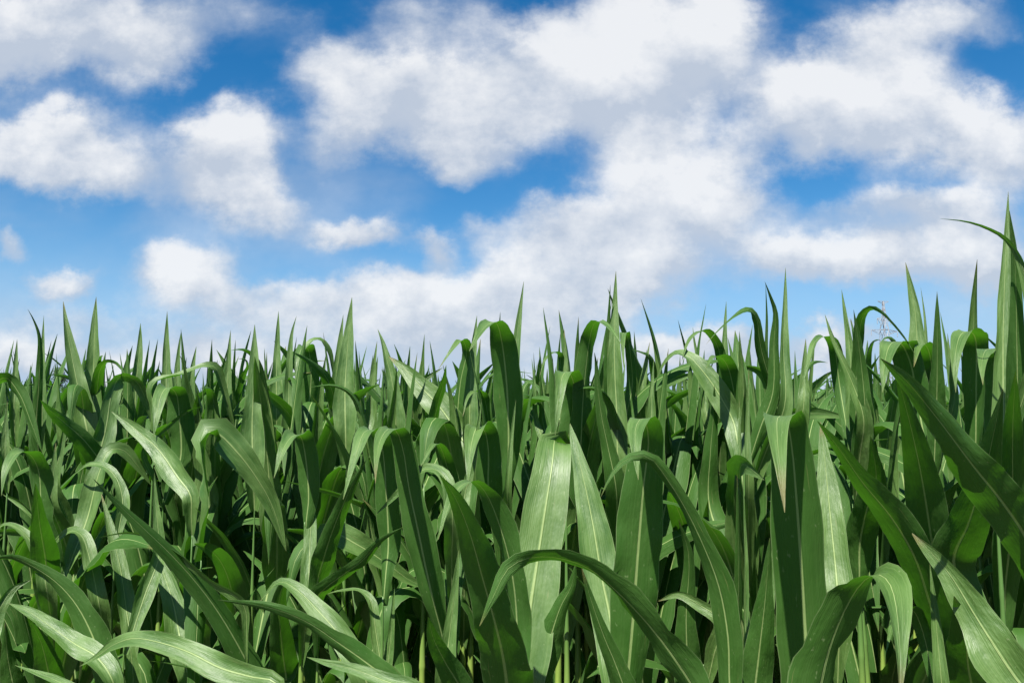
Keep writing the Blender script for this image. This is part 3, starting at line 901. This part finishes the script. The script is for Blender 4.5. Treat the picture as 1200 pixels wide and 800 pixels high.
# ------------------------------------------------------------------ trees beyond the field
def make_tree(px, d, height, spread, mat, label, seed, bushy=False):
    r = np.random.RandomState(seed)
    p = at(px, 478, d)
    e = link('tree', None)
    e.location = (p[0], p[1], 0)
    base = height * (0.12 if bushy else 0.3)
    path = [(0, 0, -0.1), (r.normal(0, .1), r.normal(0, .1), base), (r.normal(0, .3), r.normal(0, .3), height * .75)]
    Q, _, _ = spline(path, 8)
    V, Fc = tube(Q, np.linspace(height * .03, height * .008, 9), 10)
    V, Fc = list(V), list(Fc)
    clumps = []
    for k in range(18):
        a = r.uniform(0, 6.28); rr = spread * math.sqrt(r.uniform(.05, 1)) * .8
        zz = base + (height - base) * r.uniform(.1, .95)
        rr *= math.sqrt(max(0.1, 1 - ((zz - base) / (height - base)) ** 2 * .85))
        clumps.append((rr * math.cos(a), rr * math.sin(a), zz, spread * r.uniform(.22, .42)))
        o = len(V)
        st = Q[min(8, int(2 + 6 * (zz / height) * .8))]
        V2, F2 = tube([st, (st + np.array(clumps[-1][:3])) / 2 + [0, 0, -.05 * height], clumps[-1][:3]], [height * .01, height * .007, height * .003], 6)
        V += list(V2); Fc += [tuple(i + o for i in f) for f in F2]
    link('trunk', mesh_from('trunk', V, Fc, None, M_BARK), e)
    LV, LF = [], []
    for cx, cy, cz, cr in clumps:
        for k in range(300):
            q = r.normal(0, 1, 3); q /= np.linalg.norm(q)
            q = q * cr * r.uniform(.35, 1.15) * np.array([1, 1, .8]) + (cx, cy, cz)
            a, b = unit(r.normal(0, 1, 3)), unit(r.normal(0, 1, 3))
            s = spread * r.uniform(.022, .05)
            o = len(LV)
            LV += [q - a * s, q + b * s * .6, q + a * s, q - b * s * .6]
            LF.append((o, o + 1, o + 2, o + 3))
    link('crown', mesh_from('crown', LV, LF, None, mat, False), e)
    tag(e, label, 'tree', 'trees on the far side of the field')
    return e

make_tree(60, 95, 6.9, 2.4, M_CROWN, 'small dark tree topping the corn near the left edge', 1)
make_tree(36, 100, 4.9, 2.6, M_CROWN_OLIVE, 'low pale green bushy tree left of the small dark tree', 2, True)
make_tree(292, 110, 4.2, 4.0, M_CROWN_OLIVE, 'low olive green tree glimpsed between the corn at mid left', 3, True)
make_tree(488, 105, 3.2, 2.6, M_CROWN_BROWN, 'low brownish bush glimpsed behind the broad pale diagonal leaf', 4, True)
make_tree(572, 100, 3.9, 2.6, M_CROWN, 'dark low tree glimpsed in the gap left of the tall middle spike', 5, True)


# ------------------------------------------------------------------ power pylon
def bars(name, segs, r, mat, parent):
    V, Fc = [], []
    for a, b in segs:
        o = len(V)
        v, f = tube([a, b], [r, r], 5)
        V += list(v); Fc += [tuple(i + o for i in q) for q in f]
    return link(name, mesh_from(name, V, Fc, None, mat, False), parent)

def pylon():
    d = 250.0
    p = at(1040.5, 478, d)
    e = link('power_pylon', None)
    e.location = (p[0], p[1], 0)
    e.rotation_euler = (0, 0, R(24))
    k = d / F                                                # metres per photo pixel there
    zt = lambda py: CAM_Z + at(1040, py, d)[2] - CAM_Z
    T, Cg, B, W = zt(353), zt(372), zt(386), zt(402)
    body = []
    lev = [(0, 3.6), (W * .35, 2.4), (W * .65, 1.6), (W, 1.15)]
    cor = lambda z, w: [np.array([sx * w, sy * w, z]) for sx, sy in ((-1, -1), (1, -1), (1, 1), (-1, 1))]
    for (z0, w0), (z1, w1) in zip(lev, lev[1:]):
        n = 3
        for j in range(n):
            a0, a1 = j / n, (j + 1) / n
            c0 = cor(z0 + (z1 - z0) * a0, w0 + (w1 - w0) * a0)
            c1 = cor(z0 + (z1 - z0) * a1, w0 + (w1 - w0) * a1)
            for i in range(4):
                body += [(c0[i], c1[i]), (c0[i], c1[(i + 1) % 4]), (c0[(i + 1) % 4], c1[i]), (c1[i], c1[(i + 1) % 4])]
    bars('lattice_body', body, .095, M_STEEL, e)
    # open cage of the head
    head = []
    c0, c1, c2 = cor(W, 1.15), cor(B, .95), cor(Cg, .5)
    for i in range(4):
        j = (i + 1) % 4
        head += [(c0[i], c1[i]), (c1[i], c2[i]), (c0[i], c1[j]), (c1[i], c2[j]), (c1[i], c1[j]), (c2[i], c2[j])]
    bars('lattice_head', head, .095, M_STEEL, e)
    mast = []
    tip = cor(T, .16)
    for i in range(4):
        j = (i + 1) % 4
        mast += [(c2[i], tip[i]), (tip[i], tip[j])]
        for q in range(3):
            a = c2[i] + (tip[i] - c2[i]) * q / 3; b = c2[j] + (tip[j] - c2[j]) * (q + 1) / 3
            mast.append((a, b))
    bars('mast', mast, .095, M_STEEL, e)
    bars('top_arm', [((-2.6, 0, T - .1), (2.6, 0, T + .1)), ((-2.6, 0, T - .1), (0, 0, T - .9)), ((2.6, 0, T + .1), (0, 0, T - .9))], .095, M_STEEL, e)
    for z, wd in ((Cg, 3.2), (B, 6.2)):
        for s in (-1, 1):
            tipp = np.array([s * wd, 0, z - .4])
            sg = []
            for sy in (-1, 1):
                r0 = np.array([s * .8, sy * .7, z]); r1 = np.array([s * .9, sy * .8, z - 1.9])
                sg += [(r0, tipp), (r1, tipp)]
                for q in range(3):
                    u0 = r0 + (tipp - r0) * (q / 3.5); u1 = r1 + (tipp - r1) * ((q + 1) / 3.5)
                    sg.append((u0, u1))
            arm = bars('cross_arm', sg, .055, M_STEEL, e)
            V, Fc = [], []
            zz = np.linspace(z - .45, z - 2.3, 15)
            V, Fc = tube([(tipp[0], 0, q) for q in zz], [.06 if i % 2 else .15 for i in range(15)], 8)
            link('insulator', mesh_from('insulator', V, Fc, None, M_STEEL), arm)
    tag(e, 'grey lattice power pylon rising beyond the corn at right', 'pylon')
pylon()

# ------------------------------------------------------------------ light and sky
SUN_EL, SUN_AZ = R(56), R(204)                # azimuth clockwise from the view direction (+Y)
sun = bpy.data.lights.new('sun', 'SUN')
sun.energy = 5.0
sun.angle = R(0.53)
sun.color = (1.0, 0.95, 0.87)
so = link('sun', sun)
dirv = Vector((math.sin(SUN_AZ) * math.cos(SUN_EL), math.cos(SUN_AZ) * math.cos(SUN_EL), math.sin(SUN_EL)))
so.rotation_euler = dirv.to_track_quat('Z', 'Y').to_euler()
so.location = dirv * 50

CLOUDS = [  # x, y, rx, ry, tilt (deg, clockwise down to the right), weight - photo pixels, turned into directions below
    (90, 32, 200, 85, 0, 1.0), (180, 50, 90, 60, 0, .85), (20, 50, 130, 60, 0, .95),
    (50, 168, 135, 64, 8, 1.0), (110, 200, 100, 50, 20, .95), (10, 180, 90, 55, 0, .9), (140, 140, 70, 50, 0, .35),
    (265, 162, 68, 54, 0, .9), (298, 225, 95, 50, 30, .95), (240, 200, 70, 55, 0, .7), (300, 265, 60, 30, 0, .35), (190, 190, 60, 60, 0, .35),
    (760, 60, 190, 115, 0, 1.25), (640, 95, 170, 100, 0, 1.1), (540, 145, 110, 75, 20, 1.0), (480, 110, 110, 75, 0, .9), (385, 90, 80, 65, 0, .75),
    (440, 140, 90, 60, 0, .7), (500, 20, 90, 50, 0, .6), (830, 30, 60, 80, 0, .8), (530, 175, 60, 45, 0, .8), (370, 165, 60, 50, 0, .5), (300, 20, 90, 40, 0, .35),
    (700, 120, 130, 50, -8, .8),
    (960, 115, 120, 75, -10, 1.0), (1050, 50, 100, 70, 0, .9), (1040, 130, 140, 75, 0, 1.0), (1150, 155, 110, 60, 10, 1.0), (1130, 15, 90, 50, 0, .6), (1190, 190, 90, 40, 0, .6),
    (905, 150, 60, 45, 0, .5),
    (770, 205, 130, 75, 0, 1.15), (730, 265, 160, 65, 0, 1.1), (860, 240, 80, 70, 0, .9), (640, 270, 100, 55, -15, .8), (745, 160, 85, 32, -10, .9), (860, 175, 70, 35, 0, .4),
    (935, 308, 100, 54, 0, 1.1), (1040, 306, 150, 54, 0, 1.05), (1150, 300, 120, 58, 0, 1.0), (1070, 240, 120, 48, 0, .8), (1170, 245, 90, 55, 0, .8), (960, 250, 70, 30, 0, .4),
    (412, 277, 72, 34, 0, .95), (505, 290, 40, 38, 0, .85), (560, 270, 40, 30, 0, .45),
    (205, 315, 90, 48, 0, 1.0), (75, 327, 50, 28, 0, .8), (250, 350, 80, 34, 10, .7), (120, 372, 130, 30, 0, .5), (10, 290, 30, 26, 0, .6),
    (480, 352, 150, 46, 0, .85), (590, 355, 190, 60, 0, 1.05), (365, 360, 100, 34, 0, .6), (710, 320, 190, 60, 0, 1.0), (450, 395, 320, 55, 0, .85), (150, 425, 240, 50, 0, .65),
    (20, 410, 90, 40, 0, .6), (720, 400, 220, 30, 0, .55), (970, 402, 80, 32, 0, .9), (830, 412, 110, 34, 0, .95), (600, 430, 500, 34, 0, .4), (1110, 410, 80, 22, 0, .35), (300, 455, 420, 40, 0, .6), (900, 460, 420, 34, 0, .5),
]

def build_world():
    w = bpy.data.worlds.new('World')
    SC.world = w
    w.use_nodes = True
    nt = w.node_tree; N, Lk = nt.nodes, nt.links
    N.clear()
    sky = N.new('ShaderNodeTexSky')
    sky.sky_type = 'NISHITA'
    sky.sun_disc = False
    sky.sun_elevation = SUN_EL
    sky.sun_rotation = SUN_AZ
    sky.air_density = 1.0
    sky.dust_density = 0.3
    sky.ozone_density = 2.5
    hs = N.new('ShaderNodeHueSaturation')
    hs.inputs['Saturation'].default_value = SKY_SAT
    hs.inputs['Value'].default_value = SKY_VAL
    hs.inputs['Hue'].default_value = SKY_HUE
    Lk.new(sky.outputs[0], hs.inputs['Color'])
    tc = N.new('ShaderNodeTexCoord')
    sep = N.new('ShaderNodeSeparateXYZ'); Lk.new(tc.outputs['Generated'], sep.inputs[0])
    ay = mth(N, Lk, 'MAXIMUM', mth(N, Lk, 'ABSOLUTE', sep.outputs[1]), 0.22)
    u = mth(N, Lk, 'DIVIDE', sep.outputs[0], ay)
    v = mth(N, Lk, 'DIVIDE', sep.outputs[2], ay)
    cb = N.new('ShaderNodeCombineXYZ'); Lk.new(u, cb.inputs[0]); Lk.new(v, cb.inputs[1])
    p = cb.outputs[0]

    def noise(vec, scale, detail, rough=.55, dim='2D', off=(0, 0, 0), sc=(1, 1, 1)):
        mp = N.new('ShaderNodeMapping'); Lk.new(vec, mp.inputs[0])
        mp.inputs['Location'].default_value = off
        mp.inputs['Scale'].default_value = sc
        n = N.new('ShaderNodeTexNoise'); n.noise_dimensions = dim
        Lk.new(mp.outputs[0], n.inputs['Vector'])
        n.inputs['Scale'].default_value = scale
        n.inputs['Detail'].default_value = detail
        n.inputs['Roughness'].default_value = rough
        return n
    # ragged outlines: the position is displaced by noise before the masses are laid out
    wn = noise(p, 5.5, 8, .6, sc=(1, 1.2, 1))
    vm = N.new('ShaderNodeVectorMath'); vm.operation = 'SUBTRACT'
    Lk.new(wn.outputs['Color'], vm.inputs[0]); vm.inputs[1].default_value = (.5, .5, .5)
    vs = N.new('ShaderNodeVectorMath'); vs.operation = 'SCALE'
    Lk.new(vm.outputs[0], vs.inputs[0]); vs.inputs['Scale'].default_value = 0.125
    va = N.new('ShaderNodeVectorMath'); va.operation = 'ADD'
    Lk.new(p, va.inputs[0]); Lk.new(vs.outputs[0], va.inputs[1])
    sw = N.new('ShaderNodeSeparateXYZ'); Lk.new(va.outputs[0], sw.inputs[0])
    wu, wv = sw.outputs[0], sw.outputs[1]
    total, top = None, None
    for (x, y, rx, ry, tilt, wt) in CLOUDS:
        r = ray(x, y); rr = ray(x + rx, y); ru = ray(x, y - ry)
        c = (r[0] / r[1], r[2] / r[1])
        ex = abs(rr[0] / rr[1] - c[0]); ey = abs(ru[2] / ru[1] - c[1])
        ct, st = math.cos(R(tilt)), math.sin(R(tilt))
        kx, ky = 1 / (ex * 1.17), 1 / (ey * 1.17)
        # local coordinates of the cloud mass: x along it, y up across it (tilt runs down to the right)
        dx = mth(N, Lk, 'MULTIPLY_ADD', wv, -st * kx, -(c[0] * ct - c[1] * st) * kx)
        dx = mth(N, Lk, 'MULTIPLY_ADD', wu, ct * kx, dx)
        dy = mth(N, Lk, 'MULTIPLY_ADD', wv, ct * ky, -(c[0] * st + c[1] * ct) * ky)
        dy = mth(N, Lk, 'MULTIPLY_ADD', wu, st * ky, dy)
        r2 = mth(N, Lk, 'MULTIPLY_ADD', dx, dx, mth(N, Lk, 'MULTIPLY', dy, dy))
        g = mth(N, Lk, 'SUBTRACT', 1.0, r2, clamp=True)
        g = mth(N, Lk, 'MULTIPLY', g, g)
        hole = mth(N, Lk, 'MULTIPLY_ADD', g, -min(wt, 1.0) * .97, 1.0)
        total = mth(N, Lk, 'MULTIPLY', hole, total if total is not None else 1.0)
        q = mth(N, Lk, 'MULTIPLY', g, dy)
        top = mth(N, Lk, 'MULTIPLY_ADD', q, wt, top if top is not None else 0.0)
    fb = noise(p, 6.5, 9, .62, sc=(1, 1.3, 1), off=(3.1, 1.7, 0))
    fb2 = noise(p, 6.5, 6, .55, sc=(1, 1.3, 1), off=(3.1 - .03, 1.7 + .07, 0))
    big = noise(p, 2.4, 3, .5, off=(7.3, 2.2, 0))
    f0 = mth(N, Lk, 'SUBTRACT', fb.outputs[0], .5)
    dens = mth(N, Lk, 'MULTIPLY_ADD', f0, 0.84, mth(N, Lk, 'MULTIPLY_ADD', total, -1.3, 1.22))
    dens = mth(N, Lk, 'MULTIPLY_ADD', mth(N, Lk, 'SUBTRACT', big.outputs[0], .5), .3, dens)
    alpha = smooth(N, Lk, dens, 0.0, 1.05)
    crisp = smooth(N, Lk, dens, 0.12, 1.0)
    side = mth(N, Lk, 'MULTIPLY_ADD', top, 3.0, 0.3, clamp=True)
    alpha = mth(N, Lk, 'ADD', alpha, mth(N, Lk, 'MULTIPLY', side, mth(N, Lk, 'SUBTRACT', crisp, alpha)))
    veil = noise(p, 3.1, 5, .5, sc=(1, 1.6, 1), off=(1.3, 5.2, 0))
    va_ = mth(N, Lk, 'MULTIPLY', smooth(N, Lk, veil.outputs[0], 0.42, 0.74), 0.32)
    alpha = mth(N, Lk, 'SUBTRACT', 1.0, mth(N, Lk, 'MULTIPLY', mth(N, Lk, 'SUBTRACT', 1.0, alpha), mth(N, Lk, 'SUBTRACT', 1.0, va_)))
    thick = smooth(N, Lk, dens, 0.35, 1.3)
    relief = mth(N, Lk, 'MULTIPLY', mth(N, Lk, 'SUBTRACT', fb.outputs[0], fb2.outputs[0]), 2.2)
    light = mth(N, Lk, 'MULTIPLY_ADD', top, 1.25, mth(N, Lk, 'MULTIPLY_ADD', thick, 0.60, 0.12))
    light = mth(N, Lk, 'MULTIPLY_ADD', mth(N, Lk, 'SUBTRACT', big.outputs[0], .5), .8, light)
    light = mth(N, Lk, 'ADD', light, relief, clamp=True)
    ccol = mixc(N, Lk, light, CLOUD_GREY, CLOUD_WHITE)
    alpha = mth(N, Lk, 'MULTIPLY', alpha, 0.93)
    # no cloud under the horizon
    alpha = mth(N, Lk, 'MULTIPLY', alpha, smooth(N, Lk, sep.outputs[2], -0.02, 0.02))
    # the air itself whitens towards the horizon
    low = mth(N, Lk, 'SUBTRACT', 1.0, smooth(N, Lk, sep.outputs[2], 0.0, 0.27))
    clear = mixc(N, Lk, mth(N, Lk, 'MULTIPLY', low, 0.9), hs.outputs[0], SKY_LOW)
    col = mixc(N, Lk, alpha, clear, ccol)
    bg = N.new('ShaderNodeBackground')
    Lk.new(col, bg.inputs[0])
    bg.inputs[1].default_value = SKY_STR
    out = N.new('ShaderNodeOutputWorld')
    Lk.new(bg.outputs[0], out.inputs[0])
    w.cycles.sampling_method = 'MANUAL'
    w.cycles.sample_map_resolution = 512

SKY_STR = 0.05
SKY_HUE = 0.498
SKY_SAT = 1.42
SKY_VAL = 1.02
SKY_LOW = (2.43, 4.16, 6.59)
CLOUD_GREY = (4.2, 4.7, 5.5)
CLOUD_WHITE = (6.9, 7.0, 7.15)
build_world()

vs_ = SC.view_settings
SC.display_settings.display_device = 'sRGB'
vs_.view_transform = 'Standard'
vs_.look = 'None'
vs_.exposure = 1.4
vs_.gamma = 1.0
vs_.use_curve_mapping = False
SC.render.engine = 'CYCLES'
cy = SC.cycles
cy.max_bounces = 7
cy.diffuse_bounces = 4
cy.glossy_bounces = 2
cy.transmission_bounces = 4
cy.transparent_max_bounces = 4
cy.sample_clamp_indirect = 6
cy.use_denoising = True
SC.render.film_transparent = False
